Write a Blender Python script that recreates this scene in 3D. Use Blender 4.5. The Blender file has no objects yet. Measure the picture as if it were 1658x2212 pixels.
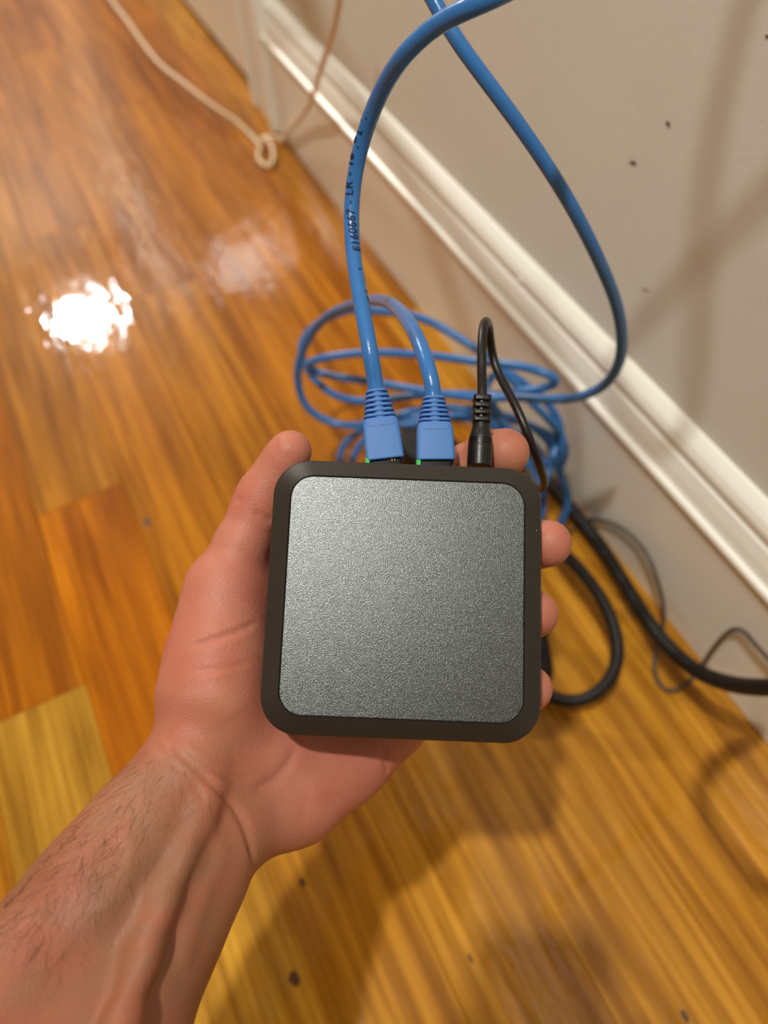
import bpy, bmesh, math, random
import numpy as np
from mathutils import Vector, Matrix
from mathutils.bvhtree import BVHTree

R = random.Random(7)
sc = bpy.context.scene
col = sc.collection

# ------------------------------------------------------------------ camera
FPX, CX, CY, H = 1660.0, 829.0, 1106.0, 0.60          # focal length in px, centre, lens height
def nrm(a): a = np.array(a, float); return a / np.linalg.norm(a)
DOWN = nrm((92, 1138, 1660))                            # straight down, in lens coordinates (x right, y down, z ahead)
U_ = np.array((-1417, -2306, 1660.)); U_ -= DOWN * U_.dot(DOWN); U_ = nrm(U_)   # along the wall
W_ = np.cross(DOWN, U_)                                 # towards the wall
M = np.array([W_, U_, -DOWN])                           # lens -> world
ORG = np.array((0, 0, H))
def c2w(v): return ORG + M @ np.asarray(v, float)
def P(px, py, z): return c2w(((px-CX)/FPX*z, (py-CY)/FPX*z, z))
def F(px, py, up=0.0):                                  # point on the floor (raised by up)
    r = M @ np.array((px-CX, py-CY, FPX)); return ORG + r * ((up-H)/r[2])
def WP(px, py, x):                                      # point on a plane parallel to the wall
    r = M @ np.array((px-CX, py-CY, FPX)); return ORG + r * (x/r[0])

cam_d = bpy.data.cameras.new('camera'); cam = bpy.data.objects.new('camera', cam_d); col.objects.link(cam)
cx, cy, cz = M[:, 0], M[:, 1], M[:, 2]
cam.matrix_world = Matrix(((cx[0], -cy[0], -cz[0], 0), (cx[1], -cy[1], -cz[1], 0), (cx[2], -cy[2], -cz[2], H), (0, 0, 0, 1)))
cam_d.sensor_fit = 'VERTICAL'; cam_d.sensor_height = 36.0; cam_d.lens = 36.0 * FPX / 2212
cam_d.clip_start = 0.01; cam_d.clip_end = 50
cam_d.dof.use_dof = True; cam_d.dof.focus_distance = 0.285; cam_d.dof.aperture_fstop = cam_d.lens / 4.6
sc.camera = cam

# ------------------------------------------------------------------ light and exposure
world = bpy.data.worlds.new('world'); sc.world = world; world.use_nodes = True
world.node_tree.nodes['Background'].inputs[0].default_value = (1.0, 0.9, 0.78, 1)
world.node_tree.nodes['Background'].inputs[1].default_value = 0.3
ROOM_H = 2.5
WALLX = 0.341
vs = sc.view_settings
vs.view_transform = 'Standard'; vs.look = 'None'; vs.gamma = 1.0; vs.use_curve_mapping = False
vs.exposure = 0.18
sc.cycles.use_denoising = True
sc.cycles.max_bounces = 8; sc.cycles.diffuse_bounces = 5; sc.cycles.glossy_bounces = 4
sc.cycles.sample_clamp_indirect = 4.0

def disk_light(name, loc, size, power, color):
    d = bpy.data.lights.new(name, 'AREA'); d.shape = 'DISK'; d.size = size; d.energy = power; d.color = color
    o = bpy.data.objects.new(name, d); o.location = loc; col.objects.link(o); return o
KEY = (-0.35, 0.02, ROOM_H-0.012)
FAR = (-0.13, 4.05, ROOM_H-0.045)
SIDE = (-1.7, -0.9, ROOM_H-0.012)
disk_light('lamp_light', KEY, 0.08, 31, (1.0, 0.96, 0.90))
disk_light('lamp_light', FAR, 0.20, 95, (1.0, 0.96, 0.90))
disk_light('lamp_light', SIDE, 0.12, 2, (1.0, 0.96, 0.9))

# ------------------------------------------------------------------ helpers
def srgb(r, g, b):
    f = lambda c: (c/255/12.92) if c/255 <= .04045 else ((c/255+.055)/1.055)**2.4
    return (f(r), f(g), f(b), 1)
def mat(name):
    m = bpy.data.materials.new(name); m.use_nodes = True
    nt = m.node_tree; return m, nt, nt.nodes['Principled BSDF']
def node(nt, t, **kw):
    n = nt.nodes.new(t)
    for k, v in kw.items():
        if hasattr(n, k): setattr(n, k, v)
        else: n.inputs[k].default_value = v
    return n
def simple(name, c, rough=.5, spec=.5, metal=0., bump=0., bscale=600., coat=0., var=0., vscale=60., sss=0.):
    m, nt, b = mat(name); b.inputs['Roughness'].default_value = rough
    b.inputs['Specular IOR Level'].default_value = spec; b.inputs['Metallic'].default_value = metal
    b.inputs['Coat Weight'].default_value = coat; b.inputs['Coat Roughness'].default_value = .1
    tc = node(nt, 'ShaderNodeTexCoord')
    n = node(nt, 'ShaderNodeTexNoise'); n.inputs['Scale'].default_value = vscale; n.inputs['Detail'].default_value = 4
    nt.links.new(tc.outputs['Object'], n.inputs['Vector'])
    mx = node(nt, 'ShaderNodeMix'); mx.data_type = 'RGBA'
    mx.inputs[6].default_value = tuple(x*(1-var) for x in c[:3])+(1,); mx.inputs[7].default_value = tuple(min(1, x*(1+var)) for x in c[:3])+(1,)
    nt.links.new(n.outputs['Fac'], mx.inputs[0]); nt.links.new(mx.outputs[2], b.inputs['Base Color'])
    if bump:
        n2 = node(nt, 'ShaderNodeTexNoise'); n2.inputs['Scale'].default_value = bscale; n2.inputs['Detail'].default_value = 3
        nt.links.new(tc.outputs['Object'], n2.inputs['Vector'])
        bp = node(nt, 'ShaderNodeBump'); bp.inputs['Strength'].default_value = bump; bp.inputs['Distance'].default_value = .001
        nt.links.new(n2.outputs['Fac'], bp.inputs['Height']); nt.links.new(bp.outputs[0], b.inputs['Normal'])
    if sss:
        b.inputs['Subsurface Weight'].default_value = sss; b.inputs['Subsurface Radius'].default_value = (1, .35, .2); b.inputs['Subsurface Scale'].default_value = .004
    return m

def link(name, me, m=None, parent=None, smooth=False):
    o = bpy.data.objects.new(name, me); col.objects.link(o)
    if m: me.materials.append(m)
    if smooth: me.polygons.foreach_set('use_smooth', [True]*len(me.polygons))
    if parent: o.parent = parent
    return o
def obj_bm(name, bm, m, parent=None, smooth=False):
    bmesh.ops.recalc_face_normals(bm, faces=bm.faces)
    me = bpy.data.meshes.new(name); bm.to_mesh(me); bm.free(); return link(name, me, m, parent, smooth)
def obj_py(name, v, f, m, parent=None, smooth=False):
    me = bpy.data.meshes.new(name); me.from_pydata([tuple(x) for x in v], [], [tuple(x) for x in f]); me.update()
    return link(name, me, m, parent, smooth)
def tag(o, label=None, cat=None, group=None, kind=None):
    if label: o['label'] = label
    if cat: o['category'] = cat
    if group: o['group'] = group
    if kind: o['kind'] = kind
    return o
def empty(name, loc=(0, 0, 0)):
    o = bpy.data.objects.new(name, None); o.location = loc; o.empty_display_size = .02; col.objects.link(o); return o
def add_box(bm, x0, x1, y0, y1, z0, z1, bev=0., seg=1):
    r = bmesh.ops.create_cube(bm, size=1)
    vs_ = r['verts']
    for v in vs_: v.co = Vector(((x0+x1)/2+v.co.x*(x1-x0), (y0+y1)/2+v.co.y*(y1-y0), (z0+z1)/2+v.co.z*(z1-z0)))
    if bev:
        es = list({e for v in vs_ for e in v.link_edges})
        bmesh.ops.bevel(bm, geom=es, offset=bev, segments=seg, affect='EDGES', profile=.5)
def spline(pts, step=.004):
    p = np.array(pts, float); q = np.vstack([2*p[0]-p[1], p, 2*p[-1]-p[-2]]); out = []
    for i in range(1, len(q)-2):
        a, b, c, d = q[i-1], q[i], q[i+1], q[i+2]
        n = max(3, int(np.linalg.norm(c-b)/step))
        t0 = 0; t1 = t0+max(1e-6, np.linalg.norm(b-a))**.5; t2 = t1+max(1e-6, np.linalg.norm(c-b))**.5; t3 = t2+max(1e-6, np.linalg.norm(d-c))**.5
        for k in range(n):
            t = t1+(t2-t1)*k/n
            A1 = (t1-t)/(t1-t0)*a+(t-t0)/(t1-t0)*b; A2 = (t2-t)/(t2-t1)*b+(t-t1)/(t2-t1)*c; A3 = (t3-t)/(t3-t2)*c+(t-t2)/(t3-t2)*d
            B1 = (t2-t)/(t2-t0)*A1+(t-t0)/(t2-t0)*A2; B2 = (t3-t)/(t3-t1)*A2+(t-t1)/(t3-t1)*A3
            out.append((t2-t)/(t2-t1)*B1+(t-t1)/(t2-t1)*B2)
    out.append(p[-1]); out = np.array(out)
    for _ in range(4): out[1:-1] = .25*out[:-2]+.5*out[1:-1]+.25*out[2:]
    return out
def frames(c):
    T = np.gradient(c, axis=0); T /= np.linalg.norm(T, axis=1)[:, None]
    n = np.cross(T[0], (0.3, 0.2, 1)); n /= np.linalg.norm(n); N = [n]
    for i in range(1, len(c)):
        n = N[-1]-T[i]*N[-1].dot(T[i]); n /= np.linalg.norm(n); N.append(n)
    N = np.array(N); return T, N, np.cross(T, N)
def tube_data(c, r, sides=14):
    T, N, B = frames(c); rr = np.full(len(c), r) if np.isscalar(r) else np.array(r)
    a = np.arange(sides)*2*math.pi/sides
    v = (c[:, None]+rr[:, None, None]*(N[:, None]*np.cos(a)[None, :, None]+B[:, None]*np.sin(a)[None, :, None])).reshape(-1, 3)
    f = [(i*sides+j, i*sides+(j+1) % sides, (i+1)*sides+(j+1) % sides, (i+1)*sides+j) for i in range(len(c)-1) for j in range(sides)]
    f += [tuple(range(sides))[::-1], tuple((len(c)-1)*sides+j for j in range(sides))]
    return v, f
def tube(name, pts, r, m, parent=None, sides=14, raw=False, step=.004):
    c = np.array(pts) if raw else spline(pts, step); v, f = tube_data(c, r, sides)
    return obj_py(name, v, f, m, parent, True), c

# ------------------------------------------------------------------ materials
def wood_mat():
    m, nt, b = mat('varnished_wood')
    tc = node(nt, 'ShaderNodeTexCoord'); oi = node(nt, 'ShaderNodeObjectInfo')
    add = node(nt, 'ShaderNodeVectorMath', operation='ADD')
    sc1 = node(nt, 'ShaderNodeVectorMath', operation='SCALE'); cmb = node(nt, 'ShaderNodeCombineXYZ')
    for i in range(3): nt.links.new(oi.outputs['Random'], cmb.inputs[i])
    nt.links.new(cmb.outputs[0], sc1.inputs[0]); sc1.inputs['Scale'].default_value = 37.0
    nt.links.new(tc.outputs['Object'], add.inputs[0]); nt.links.new(sc1.outputs[0], add.inputs[1])
    def mp(s):
        k = node(nt, 'ShaderNodeMapping'); k.inputs['Scale'].default_value = s; nt.links.new(add.outputs[0], k.inputs[0]); return k
    def noise(vec, s, d=4, dist=0.):
        n = node(nt, 'ShaderNodeTexNoise'); n.inputs['Scale'].default_value = s; n.inputs['Detail'].default_value = d
        n.inputs['Distortion'].default_value = dist; nt.links.new(vec.outputs[0], n.inputs['Vector']); return n
    g1 = noise(mp((1, .06, 1)), 55, 5, .6)            # broad streaks along the board
    g2 = noise(mp((1, .035, 1)), 210, 4, .3)          # fine grain lines
    g3 = noise(mp((1, .35, 1)), 9, 3, 1.5)            # soft tone change
    wv = node(nt, 'ShaderNodeTexWave', wave_type='BANDS', bands_direction='X')
    wv.inputs['Scale'].default_value = 22; wv.inputs['Distortion'].default_value = 7; wv.inputs['Detail'].default_value = 2; wv.inputs['Detail Scale'].default_value = .8
    mpw = mp((1, .12, 1)); nt.links.new(mpw.outputs[0], wv.inputs['Vector'])
    r1 = node(nt, 'ShaderNodeValToRGB'); nt.links.new(g1.outputs['Fac'], r1.inputs[0])
    r1.color_ramp.elements[0].position = .36; r1.color_ramp.elements[0].color = (.50, .40, .26, 1)
    r1.color_ramp.elements[1].position = .62; r1.color_ramp.elements[1].color = (1.08, 1.08, 1.1, 1)
    r2 = node(nt, 'ShaderNodeValToRGB'); nt.links.new(g2.outputs['Fac'], r2.inputs[0])
    r2.color_ramp.elements[0].position = .3; r2.color_ramp.elements[0].color = (.62, .54, .40, 1)
    r2.color_ramp.elements[1].position = .62; r2.color_ramp.elements[1].color = (1.05, 1.05, 1.05, 1)
    r3 = node(nt, 'ShaderNodeValToRGB'); nt.links.new(wv.outputs['Color'], r3.inputs[0])
    r3.color_ramp.elements[0].position = .0; r3.color_ramp.elements[0].color = (.72, .64, .5, 1)
    r3.color_ramp.elements[1].position = .5; r3.color_ramp.elements[1].color = (1, 1, 1, 1)
    r4 = node(nt, 'ShaderNodeValToRGB'); nt.links.new(g3.outputs['Fac'], r4.inputs[0])
    r4.color_ramp.elements[0].position = .3; r4.color_ramp.elements[0].color = (.84, .78, .66, 1)
    r4.color_ramp.elements[1].position = .7; r4.color_ramp.elements[1].color = (1.12, 1.12, 1.15, 1)
    prev = oi.outputs['Color']
    for r, fac in ((r1, .75), (r2, .8), (r3, .45), (r4, .8)):
        mx = node(nt, 'ShaderNodeMix'); mx.data_type = 'RGBA'; mx.blend_type = 'MULTIPLY'; mx.inputs[0].default_value = fac
        nt.links.new(prev, mx.inputs[6]); nt.links.new(r.outputs[0], mx.inputs[7]); prev = mx.outputs[2]
    nt.links.new(prev, b.inputs['Base Color'])
    b.inputs['Roughness'].default_value = .5; b.inputs['Specular IOR Level'].default_value = .06
    b.inputs['Coat Weight'].default_value = .5; b.inputs['Coat Roughness'].default_value = .06; b.inputs['Coat IOR'].default_value = 1.45
    nb = noise(mp((1, .35, 1)), 70, 3); bp = node(nt, 'ShaderNodeBump'); bp.inputs['Strength'].default_value = 1.0; bp.inputs['Distance'].default_value = .0006
    nt.links.new(nb.outputs['Fac'], bp.inputs['Height']); nt.links.new(bp.outputs[0], b.inputs['Coat Normal']); nt.links.new(bp.outputs[0], b.inputs['Normal'])
    return m
WOOD = wood_mat()
WALL2 = simple('unseen_wall_dimmed_beige', srgb(150, 138, 124), .8, .2, var=.03, vscale=6)  # unseen walls toned darker to cut bounced light and floor sheen
WALL = simple('wall_paint', srgb(230, 236, 228), .7, .3, bump=.15, bscale=350, var=.03, vscale=6)
TRIM = simple('trim_paint', srgb(247, 250, 240), .3, .5, bump=.12, bscale=60, var=.02, vscale=5)
CEIL = simple('ceiling_paint', srgb(235, 230, 220), .9, .2, var=.02)
DARK = simple('dark_gap', srgb(45, 32, 20), .9, .2, var=.2)
BLUE = simple('blue_cable_jacket', srgb(52, 116, 184), .27, .5, var=.05, vscale=80, bump=.25, bscale=260)
BOOT = simple('blue_boot_plastic', srgb(74, 126, 194), .5, .4, var=.03, bump=.15, bscale=2500)
BLACK = simple('black_rubber', srgb(14, 13, 12), .36, .5, var=.15, bump=.1, bscale=900)
BLACKM = simple('black_matte_rubber', srgb(17, 16, 15), .55, .4, var=.15)
GREYW = simple('grey_wire', srgb(78, 68, 58), .45, .5, var=.1)
WHITEC = simple('white_cord_jacket', srgb(232, 208, 172), .4, .5, var=.04)
INK = simple('dark_ink', srgb(12, 32, 66), .6, .3)
CLEAR = simple('smoky_clear_plastic', srgb(22, 23, 22), .5, .2)
GOLD = simple('gold_contact', srgb(200, 150, 60), .3, .5, metal=1.)
SHELL = simple('dark_case_plastic', srgb(46, 42, 36), .42, .38, var=.04, bump=.12, bscale=3000)
NAIL = simple('fingernail', srgb(226, 168, 146), .3, .5)
HAIR = simple('arm_hair_brown', srgb(62, 38, 24), .5, .3)
GLASS = simple('black_glass', srgb(10, 10, 12), .08, .5)
FIX = simple('lamp_housing', srgb(235, 232, 225), .5, .4)
def emit(name, c, s):
    m, nt, b = mat(name); b.inputs['Base Color'].default_value = c
    b.inputs['Emission Color'].default_value = c; b.inputs['Emission Strength'].default_value = s; return m
GREEN = emit('green_led', (0.01, .36, .04, 1), .2)
LAMPGLASS = emit('lamp_glass', (1, .88, .72, 1), 4.0)
def plate_mat():
    m, nt, b = mat('speckled_grey_metal'); tc = node(nt, 'ShaderNodeTexCoord')
    n = node(nt, 'ShaderNodeTexNoise'); n.inputs['Scale'].default_value = 2900; n.inputs['Detail'].default_value = 2
    nt.links.new(tc.outputs['Object'], n.inputs['Vector'])
    r = node(nt, 'ShaderNodeValToRGB'); nt.links.new(n.outputs['Fac'], r.inputs[0])
    e = r.color_ramp.elements; e[0].position = .3; e[0].color = srgb(60, 63, 61); e[1].position = .72; e[1].color = srgb(120, 125, 125)
    x = r.color_ramp.elements.new(.5); x.color = srgb(82, 86, 85)
    nt.links.new(r.outputs[0], b.inputs['Base Color'])
    b.inputs['Metallic'].default_value = .85; b.inputs['Roughness'].default_value = .30
    bp = node(nt, 'ShaderNodeBump'); bp.inputs['Strength'].default_value = .45; bp.inputs['Distance'].default_value = .0002
    nt.links.new(n.outputs['Fac'], bp.inputs['Height']); nt.links.new(bp.outputs[0], b.inputs['Normal'])
    return m
PLATE = plate_mat()
def skin_mat():
    m, nt, b = mat('skin'); tc = node(nt, 'ShaderNodeTexCoord')
    at = node(nt, 'ShaderNodeAttribute', attribute_name='palm')
    def noise(s, d=4, dist=0.):
        n = node(nt, 'ShaderNodeTexNoise'); n.inputs['Scale'].default_value = s; n.inputs['Detail'].default_value = d; n.inputs['Distortion'].default_value = dist
        nt.links.new(tc.outputs['Object'], n.inputs['Vector']); return n
    base = node(nt, 'ShaderNodeMix'); base.data_type = 'RGBA'
    base.inputs[6].default_value = srgb(144, 98, 71); base.inputs[7].default_value = srgb(190, 121, 99)
    nt.links.new(at.outputs['Fac'], base.inputs[0])
    n1 = noise(45, 5, .4); n2 = noise(14, 2)
    red = node(nt, 'ShaderNodeMix'); red.data_type = 'RGBA'; red.inputs[7].default_value = srgb(178, 88, 70)
    r = node(nt, 'ShaderNodeMapRange'); r.inputs['From Min'].default_value = .42; r.inputs['From Max'].default_value = .72; r.inputs['To Max'].default_value = .5
    nt.links.new(n1.outputs['Fac'], r.inputs[0]); nt.links.new(r.outputs[0], red.inputs[0]); nt.links.new(base.outputs[2], red.inputs[6])
    tan = node(nt, 'ShaderNodeMix'); tan.data_type = 'RGBA'; tan.inputs[7].default_value = srgb(184, 130, 98)
    r2 = node(nt, 'ShaderNodeMapRange'); r2.inputs['From Min'].default_value = .5; r2.inputs['From Max'].default_value = .75; r2.inputs['To Max'].default_value = .5
    nt.links.new(n2.outputs['Fac'], r2.inputs[0]); nt.links.new(r2.outputs[0], tan.inputs[0]); nt.links.new(red.outputs[2], tan.inputs[6])
    nt.links.new(tan.outputs[2], b.inputs['Base Color'])
    b.inputs['Roughness'].default_value = .48; b.inputs['Specular IOR Level'].default_value = .35
    b.inputs['Subsurface Weight'].default_value = .15; b.inputs['Subsurface Radius'].default_value = (1, .4, .25); b.inputs['Subsurface Scale'].default_value = .004
    n3 = noise(700, 4); v = node(nt, 'ShaderNodeTexVoronoi', feature='DISTANCE_TO_EDGE'); v.inputs['Scale'].default_value = 900
    nt.links.new(tc.outputs['Object'], v.inputs['Vector'])
    ad = node(nt, 'ShaderNodeMath', operation='ADD'); nt.links.new(n3.outputs['Fac'], ad.inputs[0]); nt.links.new(v.outputs['Distance'], ad.inputs[1])
    bp = node(nt, 'ShaderNodeBump'); bp.inputs['Strength'].default_value = .4; bp.inputs['Distance'].default_value = .0004
    nt.links.new(ad.outputs[0], bp.inputs['Height']); nt.links.new(bp.outputs[0], b.inputs['Normal'])
    return m
SKIN = skin_mat()

# ------------------------------------------------------------------ the setting
X0, Y0, Y1 = -2.7, -2.2, 4.6
floor = empty('floor'); tag(floor, kind='structure')
bm = bmesh.new(); add_box(bm, X0-.1, WALLX+.1, Y0-.1, Y1+.1, -.05, -.0185); obj_bm('subfloor', bm, DARK, floor)
PW = 0.084
TINTS = [(206, 136, 34), (200, 126, 24), (212, 144, 40), (196, 118, 20), (214, 150, 50), (204, 130, 30), (220, 160, 62)]
def board(xa, xb, ya, yb, tint):
    g, t = .00012, .0005
    cx_, cy_ = (xa+xb)/2, (ya+yb)/2; a, b2 = (xb-xa)/2-g, (yb-ya)/2-g; d = R.uniform(-.0002, .0002); e = .0005
    v = [(-a, -b2, -.018), (a, -b2, -.018), (a, b2, -.018), (-a, b2, -.018), (-a, -b2, -e), (a, -b2, -e), (a, b2, -e), (-a, b2, -e),
         (-a+e, -b2+e, 0), (a-e, -b2+e, 0), (a-e, b2-e, 0), (-a+e, b2-e, 0)]
    f = [(0, 3, 2, 1), (0, 1, 5, 4), (1, 2, 6, 5), (2, 3, 7, 6), (3, 0, 4, 7), (4, 5, 9, 8), (5, 6, 10, 9), (6, 7, 11, 10), (7, 4, 8, 11), (8, 9, 10, 11)]
    o = obj_py('floor_board', v, f, WOOD, floor); o.location = (cx_, cy_, d-.0002); o.color = tuple(c*.86 for c in srgb(tint[0], tint[1]+5, tint[2])[:3])+(1,); return o
PRE = {  # joints along rows near the lens: row -> list of (y, tint of the board that starts there going up)
    -1: [(-.75, (214, 162, 60)), (.344, (196, 116, 14)), (1.35, (200, 138, 50)), (2.3, (196, 124, 28))],
    0: [(-.9, (212, 156, 50)), (.225, (212, 124, 6)), (.536, (194, 126, 34)), (1.15, (204, 144, 60)), (2.1, (196, 124, 28))],
    1: [(-.5, (208, 144, 42)), (.26, (198, 124, 20)), (.98, (188, 114, 28)), (1.7, (198, 132, 42))],
    2: [(-.9, (212, 150, 50)), (.19, (202, 130, 26)), (.80, (194, 118, 22)), (1.5, (180, 104, 20))],
    3: [(-.6, (214, 152, 54)), (.30, (200, 124, 22)), (1.25, (194, 118, 26))],
    4: [(-1.0, (212, 148, 48)), (.40, (200, 124, 24)), (1.1, (192, 114, 22))],
    5: [(-.5, (212, 148, 48)), (.62, (200, 132, 36))],
}
k = math.floor((X0+.139)/PW)
while -.139+PW*k < WALLX:
    xa, xb = -.139+PW*k, min(-.139+PW*(k+1), WALLX)
    ys = []
    if k in PRE:
        ys = list(PRE[k]); lo = ys[0][0]; hi = ys[-1][0]
        while hi < Y1-.3: hi += R.uniform(.7, 1.3); ys.append((hi, R.choice(TINTS)))
        ys = [q for q in ys if q[0] < Y1-.1]
        while lo > Y0: lo -= R.uniform(.7, 1.3); ys.insert(0, (max(lo, Y0), R.choice(TINTS)))
        ys[0] = (Y0, ys[0][1])
    else:
        y = Y0; ys = []
        while y < Y1-.1: ys.append((y, R.choice(TINTS))); y += R.uniform(.6, 1.5)
    for i, (y, t) in enumerate(ys):
        board(xa, xb, y, ys[i+1][0] if i+1 < len(ys) else Y1, t)
    k += 1
def box_struct(name, *a, m=WALL, parent=None, bev=0.):
    bm = bmesh.new(); add_box(bm, *a, bev=bev); o = obj_bm(name, bm, m, parent)
    if parent is None: o['kind'] = 'structure'
    return o
CAS0, CAS1 = 1.05, 1.155           # door casing along the wall
DOOR1 = 1.99
wr = box_struct('wall_right', WALLX, WALLX+.1, Y0-.1, CAS0+.01, 0, ROOM_H)
box_struct('wall_right_beyond_door', WALLX, WALLX+.1, DOOR1-.01, Y1+.1, 0, ROOM_H).name = 'wall_right.001'
box_struct('wall_right_over_door', WALLX, WALLX+.1, CAS0, DOOR1, 2.06, ROOM_H).name = 'wall_right.002'
box_struct('wall_left', X0-.1, X0, Y0-.1, Y1+.1, 0, ROOM_H, m=WALL2)
box_struct('wall_back', X0, WALLX, Y1, Y1+.1, 0, ROOM_H, m=WALL2)
box_struct('wall_front', X0, WALLX, Y0-.1, Y0, 0, ROOM_H, m=WALL2)
box_struct('ceiling', X0-.1, WALLX+.1, Y0-.1, Y1+.1, ROOM_H, ROOM_H+.1, m=CEIL)
# scuffs and nicks on the wall paint
def mark(px, py, a, b, ang, x=WALLX):
    p = WP(px, py, x); n = 10; v = []
    for i in range(n):
        t = 2*math.pi*i/n; s = R.uniform(.75, 1.15); y, z = a*math.cos(t)*s, b*math.sin(t)*s
        v.append((x-.0004-p[0]*0, p[1]+y*math.cos(ang)-z*math.sin(ang), p[2]+y*math.sin(ang)+z*math.cos(ang)))
    v += [(x+.0005, q[1], q[2]) for q in v]
    f = [tuple(range(n))]+[(i, (i+1) % n, n+(i+1) % n, n+i) for i in range(n)]
    return obj_py('scuff_mark', v, f, simple('scuff', srgb(92, 78, 66), .8, .2), wr)
mark(1442, 267, .0021, .0012, .5); mark(1367, 352, .0034, .0012, -.35); mark(1393, 625, .0030, .0004, -.5); mark(1657, 78, .0010, .0008, 0)
# small knots in the floor boards
def knot(px, py, a, b):
    p = F(px, py); n = 12; v = [(p[0]+a*math.cos(2*math.pi*i/n)*R.uniform(.8, 1.2), p[1]+b*math.sin(2*math.pi*i/n)*R.uniform(.8, 1.2), .00025) for i in range(n)]
    v += [(x, y, -.001) for x, y, z in v]; f = [tuple(range(n))]+[(i, n+i, n+(i+1) % n, (i+1) % n) for i in range(n)]
    return obj_py('wood_knot', v, f, KNOT, floor)
KNOT = simple('wood_knot_brown', srgb(74, 42, 14), .4, .4, var=.4, vscale=300, coat=.5)
knot(635, 2113, .0034, .0046); knot(652, 1905, .0020, .0028); knot(1015, 2070, .0012, .0030); knot(1478, 2195, .0020, .0036); knot(318, 1128, .0030, .005)
# baseboard with moulded cap
prof = [(.018, 0), (.018, .124), (.0205, .1262), (.0215, .1285), (.0205, .131), (.0172, .1325), (.0165, .1345), (.0150, .142), (.0120, .1515), (.0090, .1545),
        (.0095, .1562), (.0112, .1580), (.0110, .1625), (.0088, .1675), (.0058, .171), (.0025, .174), (.0002, .1755), (0, .1756)]
def baseboard(name, ya, yb):
    v = []; n = len(prof); seg = max(1, int((yb-ya)/.25))
    for s in range(seg+1):
        y = ya+(yb-ya)*s/seg
        v += [(WALLX-a, y, z) for a, z in prof]
    f = [(s*n+i, s*n+i+1, (s+1)*n+i+1, (s+1)*n+i) for s in range(seg) for i in range(n-1)]
    f += [tuple(range(n)), tuple(reversed(range(seg*n, seg*n+n)))]
    o = obj_py(name, v, f, TRIM); o['kind'] = 'structure'
    return o
bb = baseboard('baseboard_right', Y0, CAS0)
baseboard('baseboard_right_far', DOOR1+.105, Y1).name = 'baseboard_right.001'
nk = WP(1133, 565, WALLX-.009)
bm = bmesh.new(); bmesh.ops.create_icosphere(bm, subdivisions=2, radius=.0016, matrix=Matrix.Translation(Vector((WALLX-.0110, nk[1], .160))))
for v in bm.verts: v.co.y = nk[1]+(v.co.y-nk[1])*1.9
obj_bm('paint_blob', bm, TRIM, bb, True)
# door casing and door
def casing(name, ya, yb):
    e = empty(name); tag(e, kind='structure'); s = 1 if yb > ya else -1
    a, b = min(ya, yb), max(ya, yb)
    bm = bmesh.new(); add_box(bm, WALLX-.019, WALLX+.09, a, b, 0, 2.10, .0015, 2); obj_bm('casing_board', bm, TRIM, e)
    bm = bmesh.new(); add_box(bm, WALLX-.026, WALLX-.018, ya, ya+s*.016, 0, 2.10, .003, 3); obj_bm('casing_bead', bm, TRIM, e)
    bm = bmesh.new(); add_box(bm, WALLX-.023, WALLX-.018, yb-s*.022, yb-s*.010, 0, 2.10, .002, 3); obj_bm('casing_bead', bm, TRIM, e)
    return e
casing('trim_1', CAS0, CAS1); casing('trim_2', DOOR1+.105, DOOR1)
box_struct('trim_3', WALLX-.019, WALLX+.09, CAS1, DOOR1, 2.03, 2.10, m=TRIM, bev=.001)
door = empty('door_1'); tag(door, kind='structure')
bm = bmesh.new(); add_box(bm, WALLX-.006, WALLX+.034, CAS1+.002, DOOR1-.002, .010, 2.028, .0015, 2)
obj_bm('door_slab', bm, TRIM, door)
for (a, b) in ((.25, .95), (1.10, 1.90)):
    for (c, d) in ((CAS1+.11, CAS1+.37), (CAS1+.47, CAS1+.73)):
        bm = bmesh.new(); add_box(bm, WALLX-.010, WALLX-.005, c, d, a, b, .0035, 2); obj_bm('door_panel', bm, TRIM, door)
bm = bmesh.new(); bmesh.ops.create_uvsphere(bm, u_segments=20, v_segments=12, radius=.027, matrix=Matrix.Translation((WALLX-.055, DOOR1-.07, .96)))
bmesh.ops.create_cone(bm, cap_ends=True, segments=16, radius1=.012, radius2=.012, depth=.05, matrix=Matrix.Translation((WALLX-.03, DOOR1-.07, .96)) @ Matrix.Rotation(math.pi/2, 4, 'Y'))
obj_bm('door_knob', bm, simple('brushed_knob', srgb(170, 150, 110), .3, metal=1.), door, True)
box_struct('door_gap_shade', WALLX-.004, WALLX+.09, CAS1, DOOR1, -.018, .0012, m=DARK)      # dark strip, its colour standing in for the shaded gap under the door
# ceiling lamps
def recessed(loc, r, label):
    e = empty('ceiling_light', (loc[0], loc[1], ROOM_H)); tag(e, label, 'ceiling light')
    n = 32; v = []
    for (rr, z) in ((r*1.5, 0), (r*1.5, -.004), (r*1.12, -.009), (r*1.02, -.004), (r*1.0, 0)):
        v += [(rr*math.cos(2*math.pi*i/n), rr*math.sin(2*math.pi*i/n), z) for i in range(n)]
    f = [(a*n+i, a*n+(i+1) % n, (a+1)*n+(i+1) % n, (a+1)*n+i) for a in range(4) for i in range(n)]
    obj_py('trim_ring', v, f, FIX, e, True)
    v = [(r*math.cos(2*math.pi*i/n), r*math.sin(2*math.pi*i/n), -.001) for i in range(n)]
    obj_py('diffuser', v, [tuple(range(n))], LAMPGLASS, e)
recessed(KEY, .05, 'small round recessed ceiling lamp above the hand')
recessed(SIDE, .06, 'round recessed ceiling lamp behind the camera, left')
e = empty('ceiling_light', (FAR[0], FAR[1], ROOM_H)); tag(e, 'wide round flush ceiling lamp at the far end of the floor', 'ceiling light')
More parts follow.
